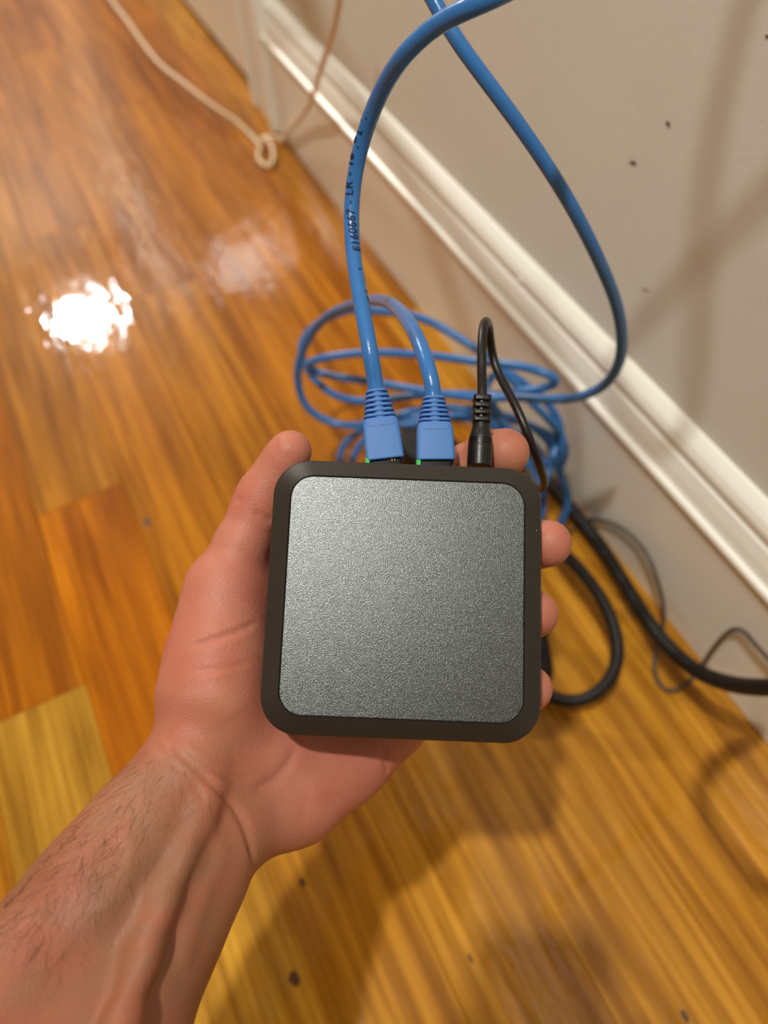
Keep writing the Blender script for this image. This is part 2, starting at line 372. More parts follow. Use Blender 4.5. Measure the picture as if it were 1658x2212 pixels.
bm = bmesh.new(); bmesh.ops.create_cone(bm, cap_ends=True, segments=40, radius1=.15, radius2=.165, depth=.03, matrix=Matrix.Translation((0, 0, -.015))); obj_bm('lamp_base', bm, FIX, e)
bm = bmesh.new(); bmesh.ops.create_cone(bm, cap_ends=True, segments=40, radius1=.13, radius2=.14, depth=.012, matrix=Matrix.Translation((0, 0, -.036))); obj_bm('diffuser', bm, LAMPGLASS, e)

# ------------------------------------------------------------------ the square box held in the hand
S = 0.100                                            # outer width
ex = nrm((0.9992, 0.0388, -0.0018)); ey = np.array((-.0402, .9828, -.1804)); ey -= ex*ex.dot(ey); ey = nrm(ey); en = np.cross(ey, ex)   # en looks back to the lens
DC = np.array((.0260, .1110, 1.0)) * 2.8078 * S      # centre of the outer rim, lens coordinates
def D(x, y, z): return c2w(DC + ex*x + ey*y + en*z)  # box coordinates (x right, y to the near edge, z up out of the lid)
Dm = Matrix.Identity(4)
for i, a in enumerate((M @ ex, M @ ey, M @ en)):
    for j in range(3): Dm[j][i] = a[j]
o_ = c2w(DC); Dm[0][3], Dm[1][3], Dm[2][3] = o_
box = bpy.data.objects.new('square_network_box', None); box.empty_display_size = .02; col.objects.link(box); box.matrix_world = Dm
tag(box, 'square dark grey plastic box with speckled metal lid, held in the hand', 'network device')
def rring(half, rad, z, n=10, yo=0.):
    out = []
    for qx, qy, a0 in ((1, 1, 0), (-1, 1, 90), (-1, -1, 180), (1, -1, 270)):
        for i in range(n+1):
            a = math.radians(a0+90*i/n); out.append((qx*(half-rad)+rad*math.cos(a), qy*(half-rad)+rad*math.sin(a)+yo, z))
    return out
def loft(name, rings, m, parent, smooth=True, closed=True):
    n = len(rings[0]); v = [p for r in rings for p in r]
    f = [(a*n+i, a*n+(i+1) % n, (a+1)*n+(i+1) % n, (a+1)*n+i) for a in range(len(rings)-1) for i in range(n)]
    if closed: f += [tuple(reversed(range(n))), tuple((len(rings)-1)*n+i for i in range(n))]
    bm = bmesh.new(); bv = [bm.verts.new(p) for p in v]
    for q in f: bm.faces.new([bv[i] for i in q])
    o = obj_bm(name, bm, m, parent, smooth)
    mod = o.modifiers.new('edges', 'EDGE_SPLIT'); mod.split_angle = math.radians(40)
    return o
hS = S/2; TH = .0056                                 # lid height above the rim
sh = [rring(hS-.011, .009, -.026), rring(hS-.0095, .0095, -.0275+.0005), rring(hS-.0075, .0105, -.0255), rring(hS-.0018, .0125, -.005), rring(hS-.0006, .0133, -.0012),
      rring(hS, .0136, 0), rring(hS-.0003, .0134, .0006), rring(hS-.0009, .013, .0011), rring(hS-.0064, .0092, TH-.0002), rring(hS-.0068, .0090, TH), rring(hS-.0072, .0085, TH-.0006)]
loft('case_shell', sh, SHELL, box)
pl = [rring(hS-.0072, .0083, TH-.0016), rring(hS-.0072, .0083, TH-.0001), rring(hS-.0075, .0080, TH+.0002)]
# lid as its own fine slab
loft('metal_lid', pl, PLATE, box)
bm = bmesh.new(); bmesh.ops.create_icosphere(bm, subdivisions=1, radius=.00018, matrix=Matrix.Translation((.0478, -.0262, .0026))); obj_bm('dust_speck', bm, FIX, box)
tag(box.children[-1], 'tiny white dust speck')
# two network ports and a power inlet in the far side
def port(x, w, h, z, nm):
    bm = bmesh.new(); y = -hS-.0004
    add_box(bm, x-w/2-.001, x+w/2+.001, y, y+.006, z-h/2-.001, z+h/2+.001, .0004)
    return obj_bm(nm, bm, BLACK, box)

# ------------------------------------------------------------------ the phone that takes the picture, just behind the lens
ph = empty('smartphone', tuple(ORG)); tag(ph, 'dark smartphone held above the scene, its lens at the viewpoint', 'phone')
ph.matrix_world = cam.matrix_world
def prr(x0, x1, y0, y1, r, z, n=8):
    out = []
    for qx, qy, a0 in ((1, 1, 0), (-1, 1, 90), (-1, -1, 180), (1, -1, 270)):
        for i in range(n+1):
            a = math.radians(a0+90*i/n); out.append(((x0+x1)/2+qx*((x1-x0)/2-r)+r*math.cos(a), (y0+y1)/2+qy*((y1-y0)/2-r)+r*math.sin(a), z))
    return out
loft('phone_body', [prr(-.0555, .0155, -.1285, .0175, .010, .0022), prr(-.056, .016, -.129, .018, .011, .0028), prr(-.056, .016, -.129, .018, .011, .0090), prr(-.0555, .0155, -.1285, .0175, .010, .0096)], GLASS, ph)
loft('lens_island', [prr(-.019, .0135, -.019, .0150, .007, .0010), prr(-.0195, .014, -.0195, .0155, .0075, .0023)], GLASS, ph)

# ------------------------------------------------------------------ plugs
def axis_frame(pb, pt, z0):
    """bottom and top pixel of a plug that leaves the far side of the box at depth z0"""
    a = P(pb[0], pb[1], z0); L = math.hypot(pt[0]-pb[0], pt[1]-pb[1])*z0/FPX
    b = P(pt[0], pt[1], z0+L*.18); ax = nrm(b-a); L = np.linalg.norm(b-a)
    nn = M @ en; nn = nrm(nn-ax*nn.dot(ax)); s = np.cross(nn, ax) * -1
    if s.dot(M @ ex) < 0: s = -s
    return a, ax, s, nn, L
def place(pts, fr):
    a, ax, s, nn, L = fr; return [a+s*p[0]+ax*p[1]+nn*p[2] for p in pts]
def rrect(w, h, r, t, n=4):
    out = []
    for qx, qy, a0 in ((1, 1, 0), (-1, 1, 90), (-1, -1, 180), (1, -1, 270)):
        for i in range(n+1):
            a = math.radians(a0+90*i/n); out.append((qx*(w/2-r)+r*math.cos(a), t, qy*(h/2-r)+r*math.sin(a)))
    return out
def wloft(name, rings, fr, m, parent, split=35):
    rings = [place(r, fr) for r in rings]; n = len(rings[0])
    bm = bmesh.new(); bv = [bm.verts.new(p) for r in rings for p in r]
    for a in range(len(rings)-1):
        for i in range(n): bm.faces.new([bv[a*n+i], bv[a*n+(i+1) % n], bv[(a+1)*n+(i+1) % n], bv[(a+1)*n+i]])
    bm.faces.new([bv[i] for i in reversed(range(n))]); bm.faces.new([bv[(len(rings)-1)*n+i] for i in range(n)])
    o = obj_bm(name, bm, m, parent, True)
    mod = o.modifiers.new('edges', 'EDGE_SPLIT'); mod.split_angle = math.radians(split)
    return o
PZ = .3030
def net_plug(root, pb, pt, lean):
    fr = axis_frame(pb, pt, PZ); L = fr[4]; k = PZ/FPX
    body = L*.57; y0 = -.0002
    w0, w1, h0 = 81*k, 72*k, .0118
    wloft('plug_boot', [rrect(w0-.0006, h0-.0006, .001, y0), rrect(w0, h0, .0013, y0+.0004), rrect(w0*.985, h0, .0016, body*.55), rrect(w1+.0008, h0*.98, .0020, body*.9),
                        rrect(w1-.0004, h0*.94, .0022, body*.99), rrect(w1-.0012, h0*.9, .0022, body)], fr, BOOT, root)
    wloft('boot_inset', [rrect(w1-.0028, .0011, .0002, body*.79), rrect(w1-.0028, .0011, .0002, body*.93)],
          (fr[0]+fr[3]*(h0*.46), *fr[1:]), BOOT, root)
    wloft('strain_relief_core', [rrect(w1*.46, .0070, .0028, body-.0005), rrect(w1*.44, .0068, .0028, L*.93), rrect(36*k, .0068, .0031, L)], fr, BOOT, root)
    for i in range(6):
        t = body+(L-body)*(i+.35)/6; ww = w1*.97*(1-.062*i); hh = h0*.86*(1-.05*i); th = (L-body)/6*.54
        wloft('strain_relief_rib', [rrect(ww-.0005, hh-.0005, .0024, t), rrect(ww, hh, .0026, t+th*.25), rrect(ww, hh, .0026, t+th*.75), rrect(ww-.0005, hh-.0005, .0024, t+th)], fr, BOOT, root)
    # solid web joining the ribs along the middle
    wloft('strain_relief_web', [rrect(w1*.42, h0*.80, .0022, body-.0004), rrect(w1*.26, h0*.60, .0016, L*.94)], fr, BOOT, root)
    wloft('clear_connector', [rrect(.0117, .0082, .0004, -.0030), rrect(.0117, .0082, .0004, .0030)], (fr[0]-fr[2]*0., *fr[1:]), CLEAR, root)
    for i in (range(6, 8) if lean else ()):
        c = (i-3.5)*.00102
        wloft('contact', [[(c+q[0], q[1], q[2]+.0041) for q in rrect(.0004, .0004, .0001, -.001, 1)], [(c+q[0], q[1], q[2]+.0041) for q in rrect(.0004, .0004, .0001, .0015, 1)]], fr, GOLD, root)
    return fr
def cable_thing(name, label, cat): 
    e = empty(name); tag(e, label, cat); return e
# -- blue cable one: left plug, rises out of the top of the picture, comes back down by the wall
c1 = cable_thing('ethernet_cable', 'blue network cable from the left socket, arching up out of the picture and back', 'cable')
fr1 = net_plug(c1, (831.5, 996.4), (812.5, 844), 1)
def q3(x, y, z): return P(560+x/2.0725, 600+y/2.0725, z)
base = fr1[0]+fr1[1]*(fr1[4]*.80)
path1 = [base, fr1[0]+fr1[1]*(fr1[4]+.002), P(801, 770, .305), P(786, 690, .311), P(770, 600, .318), P(760, 520, .323), P(759, 440, .323), P(767, 370, .319), P(783, 300, .312), P(806, 235, .302),
         P(838, 168, .288), P(885, 104, .272), P(945, 50, .262), P(1010, 18, .252), P(1080, -12, .248), P(1200, -90, .255), P(1420, -300, .29), P(1560, -800, .36), P(1450, -1500, .46), P(1150, -1750, .50), P(900, -1350, .46), P(830, -750, .39), P(858, -280, .335), P(898, -80, .319), P(942, 12, .318), P(985, 85, .32), P(1048, 172, .325), P(1112, 258, .332), P(1172, 345, .342), P(1225, 430, .354), P(1268, 510, .37),
         P(1303, 585, .39), P(1330, 655, .415), P(1342, 720, .44), P(1339, 775, .465), P(1318, 818, .49), P(1282, 846, .515), P(1230, 861, .54), P(1170, 862, .56), P(1110, 858, .575),
         q3(1000, 540, .59), q3(860, 525, .60), q3(740, 508, .61), q3(600, 483, .625), q3(450, 458, .64), q3(330, 440, .655), q3(250, 418, .665), q3(212, 395, .66), q3(240, 372, .65), q3(350, 348, .64), q3(500, 335, .63),
         q3(650, 340, .62), q3(800, 352, .61), q3(950, 372, .595), q3(1090, 385, .575), q3(1220, 408, .56), q3(1310, 440, .555), q3(1332, 466, .56), q3(1290, 490, .57), q3(1180, 508, .58), q3(1050, 530, .60), q3(900, 520, .615), q3(760, 522, .63),
         q3(600, 540, .645), q3(450, 552, .655), q3(340, 528, .665), q3(262, 470, .672), q3(205, 395, .675), q3(182, 310, .672), q3(225, 235, .665), q3(310, 178, .655), q3(420, 142, .645), q3(540, 150, .635), q3(650, 160, .63),
         q3(760, 195, .62), q3(870, 255, .615), q3(980, 325, .61), q3(1060, 390, .61), q3(1140, 470, .615), q3(1220, 560, .625), q3(1300, 640, .635), q3(1350, 720, .645), q3(1345, 800, .655), q3(1290, 870, .665), q3(1235, 930, .67),
         P(1130, 1090, .68), P(1080, 1160, .69)]
# -- blue cable two: right plug, into the coil on the floor
c2 = cable_thing('ethernet_cable', 'blue network cable from the middle socket, bending back into the coil by the wall', 'cable')
fr2 = net_plug(c2, (939.5, 998.5), (936, 859), 0)
path2 = [fr2[0]+fr2[1]*(fr2[4]*.80), fr2[0]+fr2[1]*(fr2[4]+.002), P(930, 815, .307), P(915, 765, .314), P(896, 720, .325), P(876, 688, .345), P(855, 664, .375), P(828, 650, .42), P(795, 650, .47), P(755, 660, .52),
         P(712, 680, .56), P(678, 712, .59), P(656, 750, .61), P(643, 795, .625), P(645, 840, .64), P(662, 880, .65), P(695, 905, .655), P(735, 918, .655), P(780, 918, .65), P(840, 905, .645), P(890, 888, .64),
         P(950, 880, .635), P(1010, 882, .63), P(1070, 895, .63), P(1130, 915, .635), P(1180, 935, .64), P(1212, 955, .65), P(1222, 985, .66), P(1205, 1015, .67), P(1215, 1040, .67), P(1228, 1075, .675), P(1215, 1120, .68), P(1190, 1165, .69), P(1120, 1210, .70),
         P(1000, 1230, .71), P(860, 1200, .73), P(770, 1120, .74), P(735, 1030, .75), P(738, 970, .745), P(770, 935, .735), P(830, 915, .72), P(920, 900, .70), P(1010, 905, .69), P(1090, 925, .685), P(1150, 955, .68), P(1172, 1000, .68), P(1172, 1060, .685),
         P(1170, 1110, .69), P(1140, 1180, .70), P(1050, 1250, .70), P(920, 1260, .71), P(800, 1170, .725), P(760, 1060, .735), P(764, 985, .73), P(800, 940, .72), P(900, 915, .70), P(1000, 895, .685), P(1100, 900, .675), P(1160, 930, .67), P(1195, 975, .67), P(1180, 1010, .675), P(1120, 1060, .69), P(1020, 1120, .70)]
# -- a third blue patch cable is bundled with them behind the box
c3 = cable_thing('ethernet_cable', 'blue network cable bundled at the right of the coil, running down behind the fingers', 'cable')
path3 = [P(1060, 870, .60), P(1085, 905, .61), P(1110, 950, .62), P(1135, 990, .63), P(1152, 1030, .64), P(1160, 1060, .65), P(1195, 1000, .655), P(1212, 940, .65), P(1190, 880, .64), P(1140, 835, .63), P(1085, 800, .62), P(1050, 830, .61), P(1045, 880, .61),
         P(1075, 930, .62), P(1120, 985, .64), P(1150, 1040, .66), P(1130, 1120, .68)]
def separate(curves, rad, rounds=14):
    """push strands apart until none pass through another"""
    P_ = np.vstack(curves); own = np.concatenate([np.full(len(c), i) for i, c in enumerate(curves)]); idx_ = np.concatenate([np.arange(len(c)) for c in curves])
    lock = idx_ < 12
    for _ in range(rounds):
        D2 = np.linalg.norm(P_[:, None]-P_[None], axis=2)
        near = (D2 < 2*rad+.0002) & ~((own[:, None] == own[None]) & (abs(idx_[:, None]-idx_[None]) < 12))
        a, b = np.nonzero(near)
        P_[:, 2] = np.maximum(P_[:, 2], rad+.0004)
        if not len(a): break
        d = P_[a]-P_[b]; L = np.maximum(np.linalg.norm(d, axis=1), 1e-5); push = d/L[:, None]*((2*rad+.0003-L)*.5)[:, None]
        mv = np.zeros_like(P_); ct = np.zeros(len(P_)); np.add.at(mv, a, push); np.add.at(ct, a, 1); mv /= np.maximum(ct, 1)[:, None]; mv[lock] = 0
        for k_ in range(len(curves)):
            m_ = np.where(own == k_)[0]; w = mv[m_]; sm = w.copy()
            for _ in range(3): sm[1:-1] = .25*sm[:-2]+.5*sm[1:-1]+.25*sm[2:]
            mv[m_] = np.where(np.linalg.norm(w, axis=1)[:, None] > 1e-7, w, sm*1.2)
        mv[lock] = 0; P_ = P_+mv; P_[:, 2] = np.maximum(P_[:, 2], rad+.0004); P_[:, 0] = np.minimum(P_[:, 0], WALLX-.0185-rad)
    out, o = [], 0
    for c in curves: out.append(P_[o:o+len(c)]); o += len(c)
    return out
path1 = [np.array((min(q[0], WALLX-.13), q[1], q[2])) if 14 < i < 24 else q for i, q in enumerate(path1)]
cen1, cen2, cen3 = separate([spline(path1, .0035), spline(path2, .0035), spline(path3, .0035)], .0033)
for c_, e_ in ((cen1, c1), (cen2, c2), (cen3, c3)): tube('cable_jacket', c_, .0033, BLUE, e_, 16, raw=True)

# green link lights inside the ports
for (px, py) in ((793, 994), (903, 997.5)):
    p = Dm.inverted() @ Vector(P(px, py, .2985))
    bm = bmesh.new(); add_box(bm, p.x-.0008, p.x+.0010, -hS*0+p.y-.0006, -hS+.001, p.z-.0008, p.z+.0012, .0002); o = obj_bm('link_light', bm, GREEN, box); tag(o, 'small green link light')
for pb, w, nm in (((831.5, 996.4), .0135, 'network_port'), ((939.5, 998.5), .0135, 'network_port'), ((1034.8, 1006), .009, 'power_inlet')):
    p = Dm.inverted() @ Vector(P(pb[0], pb[1], PZ)); port(p.x, w, .0115, -.0135, nm)

# printed lettering on the first cable
def printed(text, s0, phi, height, parent):
    cu = bpy.data.curves.new('t', 'FONT'); cu.body = text; cu.size = height*1.4; cu.space_character = 1.12; cu.offset = .00013
    o = bpy.data.objects.new('t', cu); col.objects.link(o)
    dg = bpy.context.evaluated_depsgraph_get(); me = bpy.data.meshes.new_from_object(o.evaluated_get(dg)); col.objects.unlink(o); bpy.data.objects.remove(o)
    bm = bmesh.new(); bm.from_mesh(me)
    xs = [v.co.x for v in bm.verts]; ysl = [v.co.y for v in bm.verts]
    for i in range(1, int(max(ysl)/.0004)+1):
        bmesh.ops.bisect_plane(bm, geom=bm.verts[:]+bm.edges[:]+bm.faces[:], plane_co=(0, i*.0004, 0), plane_no=(0, 1, 0))
    seg = np.linalg.norm(np.diff(cen1, axis=0), axis=1); cum = np.concatenate([[0], np.cumsum(seg)])
    T = np.gradient(cen1, axis=0); T /= np.linalg.norm(T, axis=1)[:, None]
    for v in bm.verts:
        s = s0+v.co.x; y = v.co.y-height/2
        c = np.array([np.interp(s, cum, cen1[:, j]) for j in range(3)]); t = nrm([np.interp(s, cum, T[:, j]) for j in range(3)])
        n = ORG-c; n = nrm(n-t*n.dot(t)); right = np.cross(t, n)
        if right.dot(M[:, 0]) < 0: right = -right
        a = math.radians(phi(s))-y/.0033
        v.co = Vector(c+(n*math.cos(a)+right*math.sin(a))*.00338)
    me2 = bpy.data.meshes.new('printed_lettering'); bm.to_mesh(me2); bm.free(); bpy.data.meshes.remove(me)
    o = link('printed_lettering', me2, INK, parent); return tag(o, 'small dark printed lettering along the jacket')
def s_at(px, py):
    pr = (cen1-ORG) @ M; uv = pr[:, :2]/pr[:, 2:]*FPX+np.array((CX, CY)); n = 400
    i = int(np.argmin(np.linalg.norm(uv[:n]-np.array((px, py)), axis=1))); return float(np.sum(np.linalg.norm(np.diff(cen1[:i+1], axis=0), axis=1)))
sE, sT = s_at(764, 552), s_at(760, 400)
phi = lambda s: 32-75*(s-sE)/(sT-sE)
printed("E160667 - LR - 16  6", sE, phi, .0036, c1)
printed("C' 7LL  -  '", s_at(783, 690), phi, .0033, c1)
printed("9  .", s_at(768, 350), lambda s: -42, .0030, c1)
printed("' L  ' .", s_at(783, 290), lambda s: -46, .0028, c1)

# ------------------------------------------------------------------ black power lead with barrel plug
pl_ = cable_thing('power_lead', 'thin black power lead with ribbed barrel plug in the right socket', 'cable')
fr3 = axis_frame((1034.8, 1007), (1041, 850), PZ); L3 = fr3[4]; kk = PZ/FPX
def ring(r, t, n=28): return [(r*math.cos(2*math.pi*i/n), t, r*math.sin(2*math.pi*i/n)) for i in range(n)]
wloft('barrel', [ring(r*kk, t*kk) for r, t in ((27, 0), (27.3, 6), (27, 40), (26.4, 46), (25, 46.6), (25, 48.4), (26.2, 49), (26.2, 51), (24.8, 51.6), (24.8, 53.4), (26, 54), (26, 56), (24.6, 56.6), (24.4, 58.6), (25.6, 59.2), (25.4, 63), (23, 72), (20.5, 82), (19.5, 90), (19, 94))], fr3, BLACK, pl_)
wloft('relief_core', [ring(12*kk, 93*kk, 16), ring(11.5*kk, 150*kk, 16)], fr3, BLACK, pl_)
for i in range(4):
    t0 = (98+i*16)*kk; t1 = t0+(9.5*kk if i < 3 else 12*kk)
    wloft('relief_rib', [rrect(38*kk, 34*kk, .0012, t0), rrect(39.5*kk, 35*kk, .0014, t0+.0003), rrect(39.5*kk, 35*kk, .0014, t1-.0004), rrect(37*kk, 33*kk, .0012, t1)], fr3, BLACK, pl_)
path4 = [fr3[0]+fr3[1]*(L3*.8), fr3[0]+fr3[1]*(L3+.001), P(1040, 810, .313), P(1040, 760, .316), P(1042, 718, .321), P(1046, 698, .327), P(1050, 694, .335), P(1055, 704, .342), P(1058, 735, .347), P(1064, 772, .349), P(1078, 812, .347), P(1098, 848, .342), P(1117, 885, .338), P(1134, 925, .336),
         P(1150, 966, .337), P(1163, 1000, .341), P(1173, 1030, .350), P(1175, 1048, .362), P(1164, 1056, .380), P(1148, 1040, .41), P(1136, 1016, .45), P(1110, 1030, .5), P(1070, 1100, .56), P(1040, 1200, .61), F(1040, 1290, .02), F(1070, 1370, .016), F(1115, 1410, .018)]
tube('lead_jacket', path4, .0020, BLACK, pl_, 14, step=.002)

# ------------------------------------------------------------------ black adapters and cords on the floor
def brick(name, label, centre, ang, l, w, h, rr=.006):
    e = empty(name, (centre[0], centre[1], 0)); e.rotation_euler = (0, 0, ang); tag(e, label, 'power adapter')
    bm = bmesh.new(); add_box(bm, -l/2, l/2, -w/2, w/2, 0.0006, h, rr, 4); obj_bm('adapter_body', bm, BLACKM, e, True)
    bm = bmesh.new(); add_box(bm, -l/2-.012, -l/2+.002, -.006, .006, h/2-.006, h/2+.006, .002, 2); obj_bm('cord_relief', bm, BLACKM, e)
    bm = bmesh.new(); add_box(bm, l/2-.002, l/2+.009, -.011, .011, h/2-.008, h/2+.008, .002, 2); obj_bm('cord_inlet', bm, BLACKM, e)
    return e
ca, cb = F(1120, 1300, .0), F(1142, 1445, .0); d = cb-ca; an = math.atan2(d[1], d[0])
cc = F(1106, 1335, .03)
brick('power_adapter', 'black oblong power adapter on the floor, corner seen right of the box', (cc[0], cc[1]), an, .100, .056, .032, .010)
cd = F(927, 945, .03); brick('power_adapter', 'black power adapter on the floor, seen between the two blue plugs', (cd[0]-.002, cd[1]-.035), math.pi/2+.12, .105, .052, .034)
# the thick cord along the wall, plus unseen lengths added to cast shadows
tc_ = cable_thing('power_cable', 'thick black power cord running along the foot of the wall', 'cord')
def fl(px, py, up): return F(px, py, up)
pth = [fl(1060, 900, .006), fl(1110, 950, .0062), fl(1160, 1012, .007), fl(1200, 1058, .010), fl(1240, 1108, .012), fl(1290, 1170, .016), fl(1335, 1238, .020), fl(1372, 1300, .024), fl(1408, 1355, .030), fl(1450, 1405, .042), fl(1505, 1450, .060), fl(1570, 1476, .085), fl(1640, 1485, .115), fl(1710, 1480, .15)]
e1 = pth[-1]
sh_ = [(1540, 1655, .30), (1512, 1715, .33), (1530, 1785, .34), (1580, 1850, .33), (1640, 1915, .31)]
KV = np.array(KEY)
for (px, py, up) in sh_:
    q = F(px, py); pth.append(q+(KV-q)*(up/KV[2]))
nthick = len(spline(pth, .004))
for y, z in ((.02, .78), (.10, .64), (.20, .45), (.2475, .347), (.29, .25), (.316, .184), (.318, .13), (.29, .09), (.25, .09), (.235, .14), (.243, .20), (.262, .25), (.295, .352), (.303, .5), (.305, .75), (.31, 1.1)):
    q = np.array((WALLX, y, z)); pth.append(q+.2*(KV-q))
cc_ = spline(pth, .004); rad_ = np.interp(np.arange(len(cc_)), [0, nthick, nthick+30], [.0058, .0058, .0036])
tube('cord_jacket', cc_, rad_, BLACKM, tc_, 14, raw=True)
lc = cable_thing('power_cable', 'black power cord in a loop on the floor, right of the fingers', 'cord')
pth = [fl(1150, 1150, .014), fl(1200, 1180, .03), fl(1240, 1218, .045), fl(1280, 1265, .05), fl(1312, 1318, .05), fl(1331, 1375, .046), fl(1333, 1425, .04), fl(1315, 1470, .032), fl(1280, 1503, .024), fl(1235, 1516, .018), fl(1195, 1508, .014), fl(1155, 1480, .014), fl(1135, 1455, .016)]
tube('cord_jacket', pth, .0050, BLACKM, lc, 14, step=.004)
gw = cable_thing('thin_wire', 'thin dark grey wire curling by the foot of the wall', 'wire')
bx = WALLX-.018
def wb(px, py, off=.003): return WP(px, py, bx-off)
pth = [fl(1215, 1160, .004), wb(1262, 1126, .004), wb(1290, 1122, .004), wb(1330, 1134, .005), wb(1372, 1165, .006), wb(1403, 1210, .008), wb(1422, 1265, .010), wb(1432, 1310, .010), fl(1432, 1352, .010), fl(1422, 1385, .004), fl(1412, 1430, .003), fl(1420, 1475, .003), fl(1443, 1494, .003), fl(1475, 1484, .004), fl(1505, 1452, .008),
       wb(1535, 1408, .008), wb(1562, 1375, .006), wb(1585, 1358, .005), wb(1605, 1362, .005), wb(1630, 1392, .006), wb(1665, 1430, .006), wb(1720, 1500, .004), fl(1790, 1600, .003), fl(1850, 1700, .003)]
tube('wire_jacket', pth, .0017, GREYW, gw, 10, step=.003)
# cream cord at the far end
wc = cable_thing('cream_cord', 'cream cord with a small knotted loop beside the door casing', 'cord')
pth = [fl(180, -90, .05), fl(240, 0, .05), fl(275, 45, .045), fl(310, 95, .04), fl(345, 138, .035), fl(400, 182, .03), fl(455, 225, .022), fl(510, 262, .012), fl(545, 296, .004), fl(562, 318, .0045), fl(556, 335, .004), fl(562, 350, .004), fl(580, 362, .004), fl(590, 345, .005), fl(588, 318, .009), fl(578, 302, .011),
       fl(562, 300, .010), fl(575, 294, .012), fl(596, 298, .010), fl(610, 302, .006)]
pth += [WP(625, 282, WALLX-.026), WP(655, 248, WALLX-.028), WP(672, 218, WALLX-.032), WP(688, 165, WALLX-.04), WP(706, 110, WALLX-.045), WP(722, 60, WALLX-.05), WP(732, 10, WALLX-.05), WP(738, -50, WALLX-.05), WP(740, -160, WALLX-.045)]
tube('cord_jacket', pth, .0030, WHITEC, wc, 12, step=.004)

# ------------------------------------------------------------------ the hand and forearm: one continuous body
KS = .909                                                # sketched for a 110 mm box, scaled to 100 mm
def hp(px, py, z): z *= KS*1000; return np.array(((px-CX)/FPX*z, (py-CY)/FPX*z, z))
VX = 1.1
lo = np.array((-185., -62., 95.)); hi = np.array((92., 250., 362.))
dims = ((hi-lo)/VX).astype(int)+1
FAR_V = 60.
def smin(a, b, k):
    h = np.clip(.5+.5*(b-a)/k, 0, 1); return b+(a-b)*h-k*h*(1-h)
class Field:
    def __init__(s): s.v = np.full(dims, FAR_V, np.float32)
    def cone(s, a, ra, b, rb, k=4., squash=None):
        a = np.asarray(a); b = np.asarray(b); ra *= KS; rb *= KS
        pad = max(k*1.2, 8)
        l = np.minimum(a-ra, b-rb)-pad; h_ = np.maximum(a+ra, b+rb)+pad
        i0 = np.clip(((l-lo)/VX).astype(int), 0, dims); i1 = np.clip(((h_-lo)/VX).astype(int)+2, 0, dims)
        if (i1 <= i0).any(): return
        g = [lo[j]+VX*np.arange(i0[j], i1[j], dtype=np.float32) for j in range(3)]
        x = g[0][:, None, None]-a[0]; y = g[1][None, :, None]-a[1]; z = g[2][None, None, :]-a[2]
        d = b-a; L2 = float(d.dot(d))
        if L2 < 1e-6: t = 0.
        else: t = np.clip((x*d[0]+y*d[1]+z*d[2])/L2, 0, 1)
        dist = np.sqrt((x-t*d[0])**2+(y-t*d[1])**2+(z-t*d[2])**2)-(ra+(rb-ra)*t)
        sl = tuple(slice(i0[j], i1[j]) for j in range(3)); s.v[sl] = smin(s.v[sl], dist.astype(np.float32), k)
    def chain(s, pts, k=4.):
        for (a, ra), (b, rb) in zip(pts[:-1], pts[1:]): s.cone(a, ra, b, rb, k)
    def merge(s, o, k): s.v = smin(s.v, o.v, k)
hand = Field()
# forearm: radius side and ulna side
hand.chain([(hp(402, 1672, .312), 21), (hp(300, 1822, .298), 23), (hp(214, 1945, .285), 25.5), (hp(60, 2150, .265), 28.5), (hp(-130, 2420, .235), 32), (hp(-420, 2900, .19), 35)], 8)
hand.chain([(hp(478, 1778, .318), 20), (hp(400, 1900, .303), 21.5), (hp(322, 2030, .288), 24), (hp(215, 2230, .266), 28), (hp(60, 2500, .236), 32), (hp(-300, 2980, .19), 35)], 10)
# long tendon down the inner wrist
hand.chain([(hp(452, 1715, .2975), 4), (hp(430, 1762, .2935), 4.2), (hp(398, 1850, .2845), 4.4), (hp(350, 1952, .2715), 4.5), (hp(312, 2060, .2585), 4.5), (hp(265, 2212, .2405), 4.6), (hp(150, 2500, .208), 5)], 6)
# palm
W0 = hp(440, 1700, .326)
for (px, py, z, r) in ((655, 1235, .366, 12.5), (770, 1330, .371, 12.5), (850, 1420, .370, 12.5), (890, 1515, .364, 12.5)):
    hand.cone(W0, 19, hp(px, py, z), r, 9)
hand.cone(hp(560, 1560, .352), 17, hp(760, 1480, .366), 14, 10)
# heel of the hand, little-finger side
hand.chain([(hp(532, 1768, .330), 18.5), (hp(640, 1716, .343), 19.5), (hp(745, 1640, .354), 18), (hp(848, 1566, .360), 15.5)], 10)
# thenar mass and thumb
hand.chain([(hp(448, 1610, .326), 19), (hp(462, 1500, .327), 22), (hp(474, 1400, .331), 20), (hp(487, 1290, .335), 15.5)], 9)
hand.cone(hp(520, 1520, .338), 19, hp(540, 1420, .345), 15, 9)
hand.cone(hp(487, 1290, .338), 14, hp(640, 1260, .362), 12, 12)
thumb = Field()
thumb.chain([(hp(478, 1330, .334), 15.2), (hp(486, 1262, .336), 14.0), (hp(522, 1178, .338), 11.8), (hp(556, 1100, .340), 11.2), (hp(572, 1064, .340), 10.9), (hp(600, 1016, .338), 9.2), (hp(622, 982, .336), 8.9), (hp(629, 972, .335), 8.2)], 4)
hand.merge(thumb, 7)
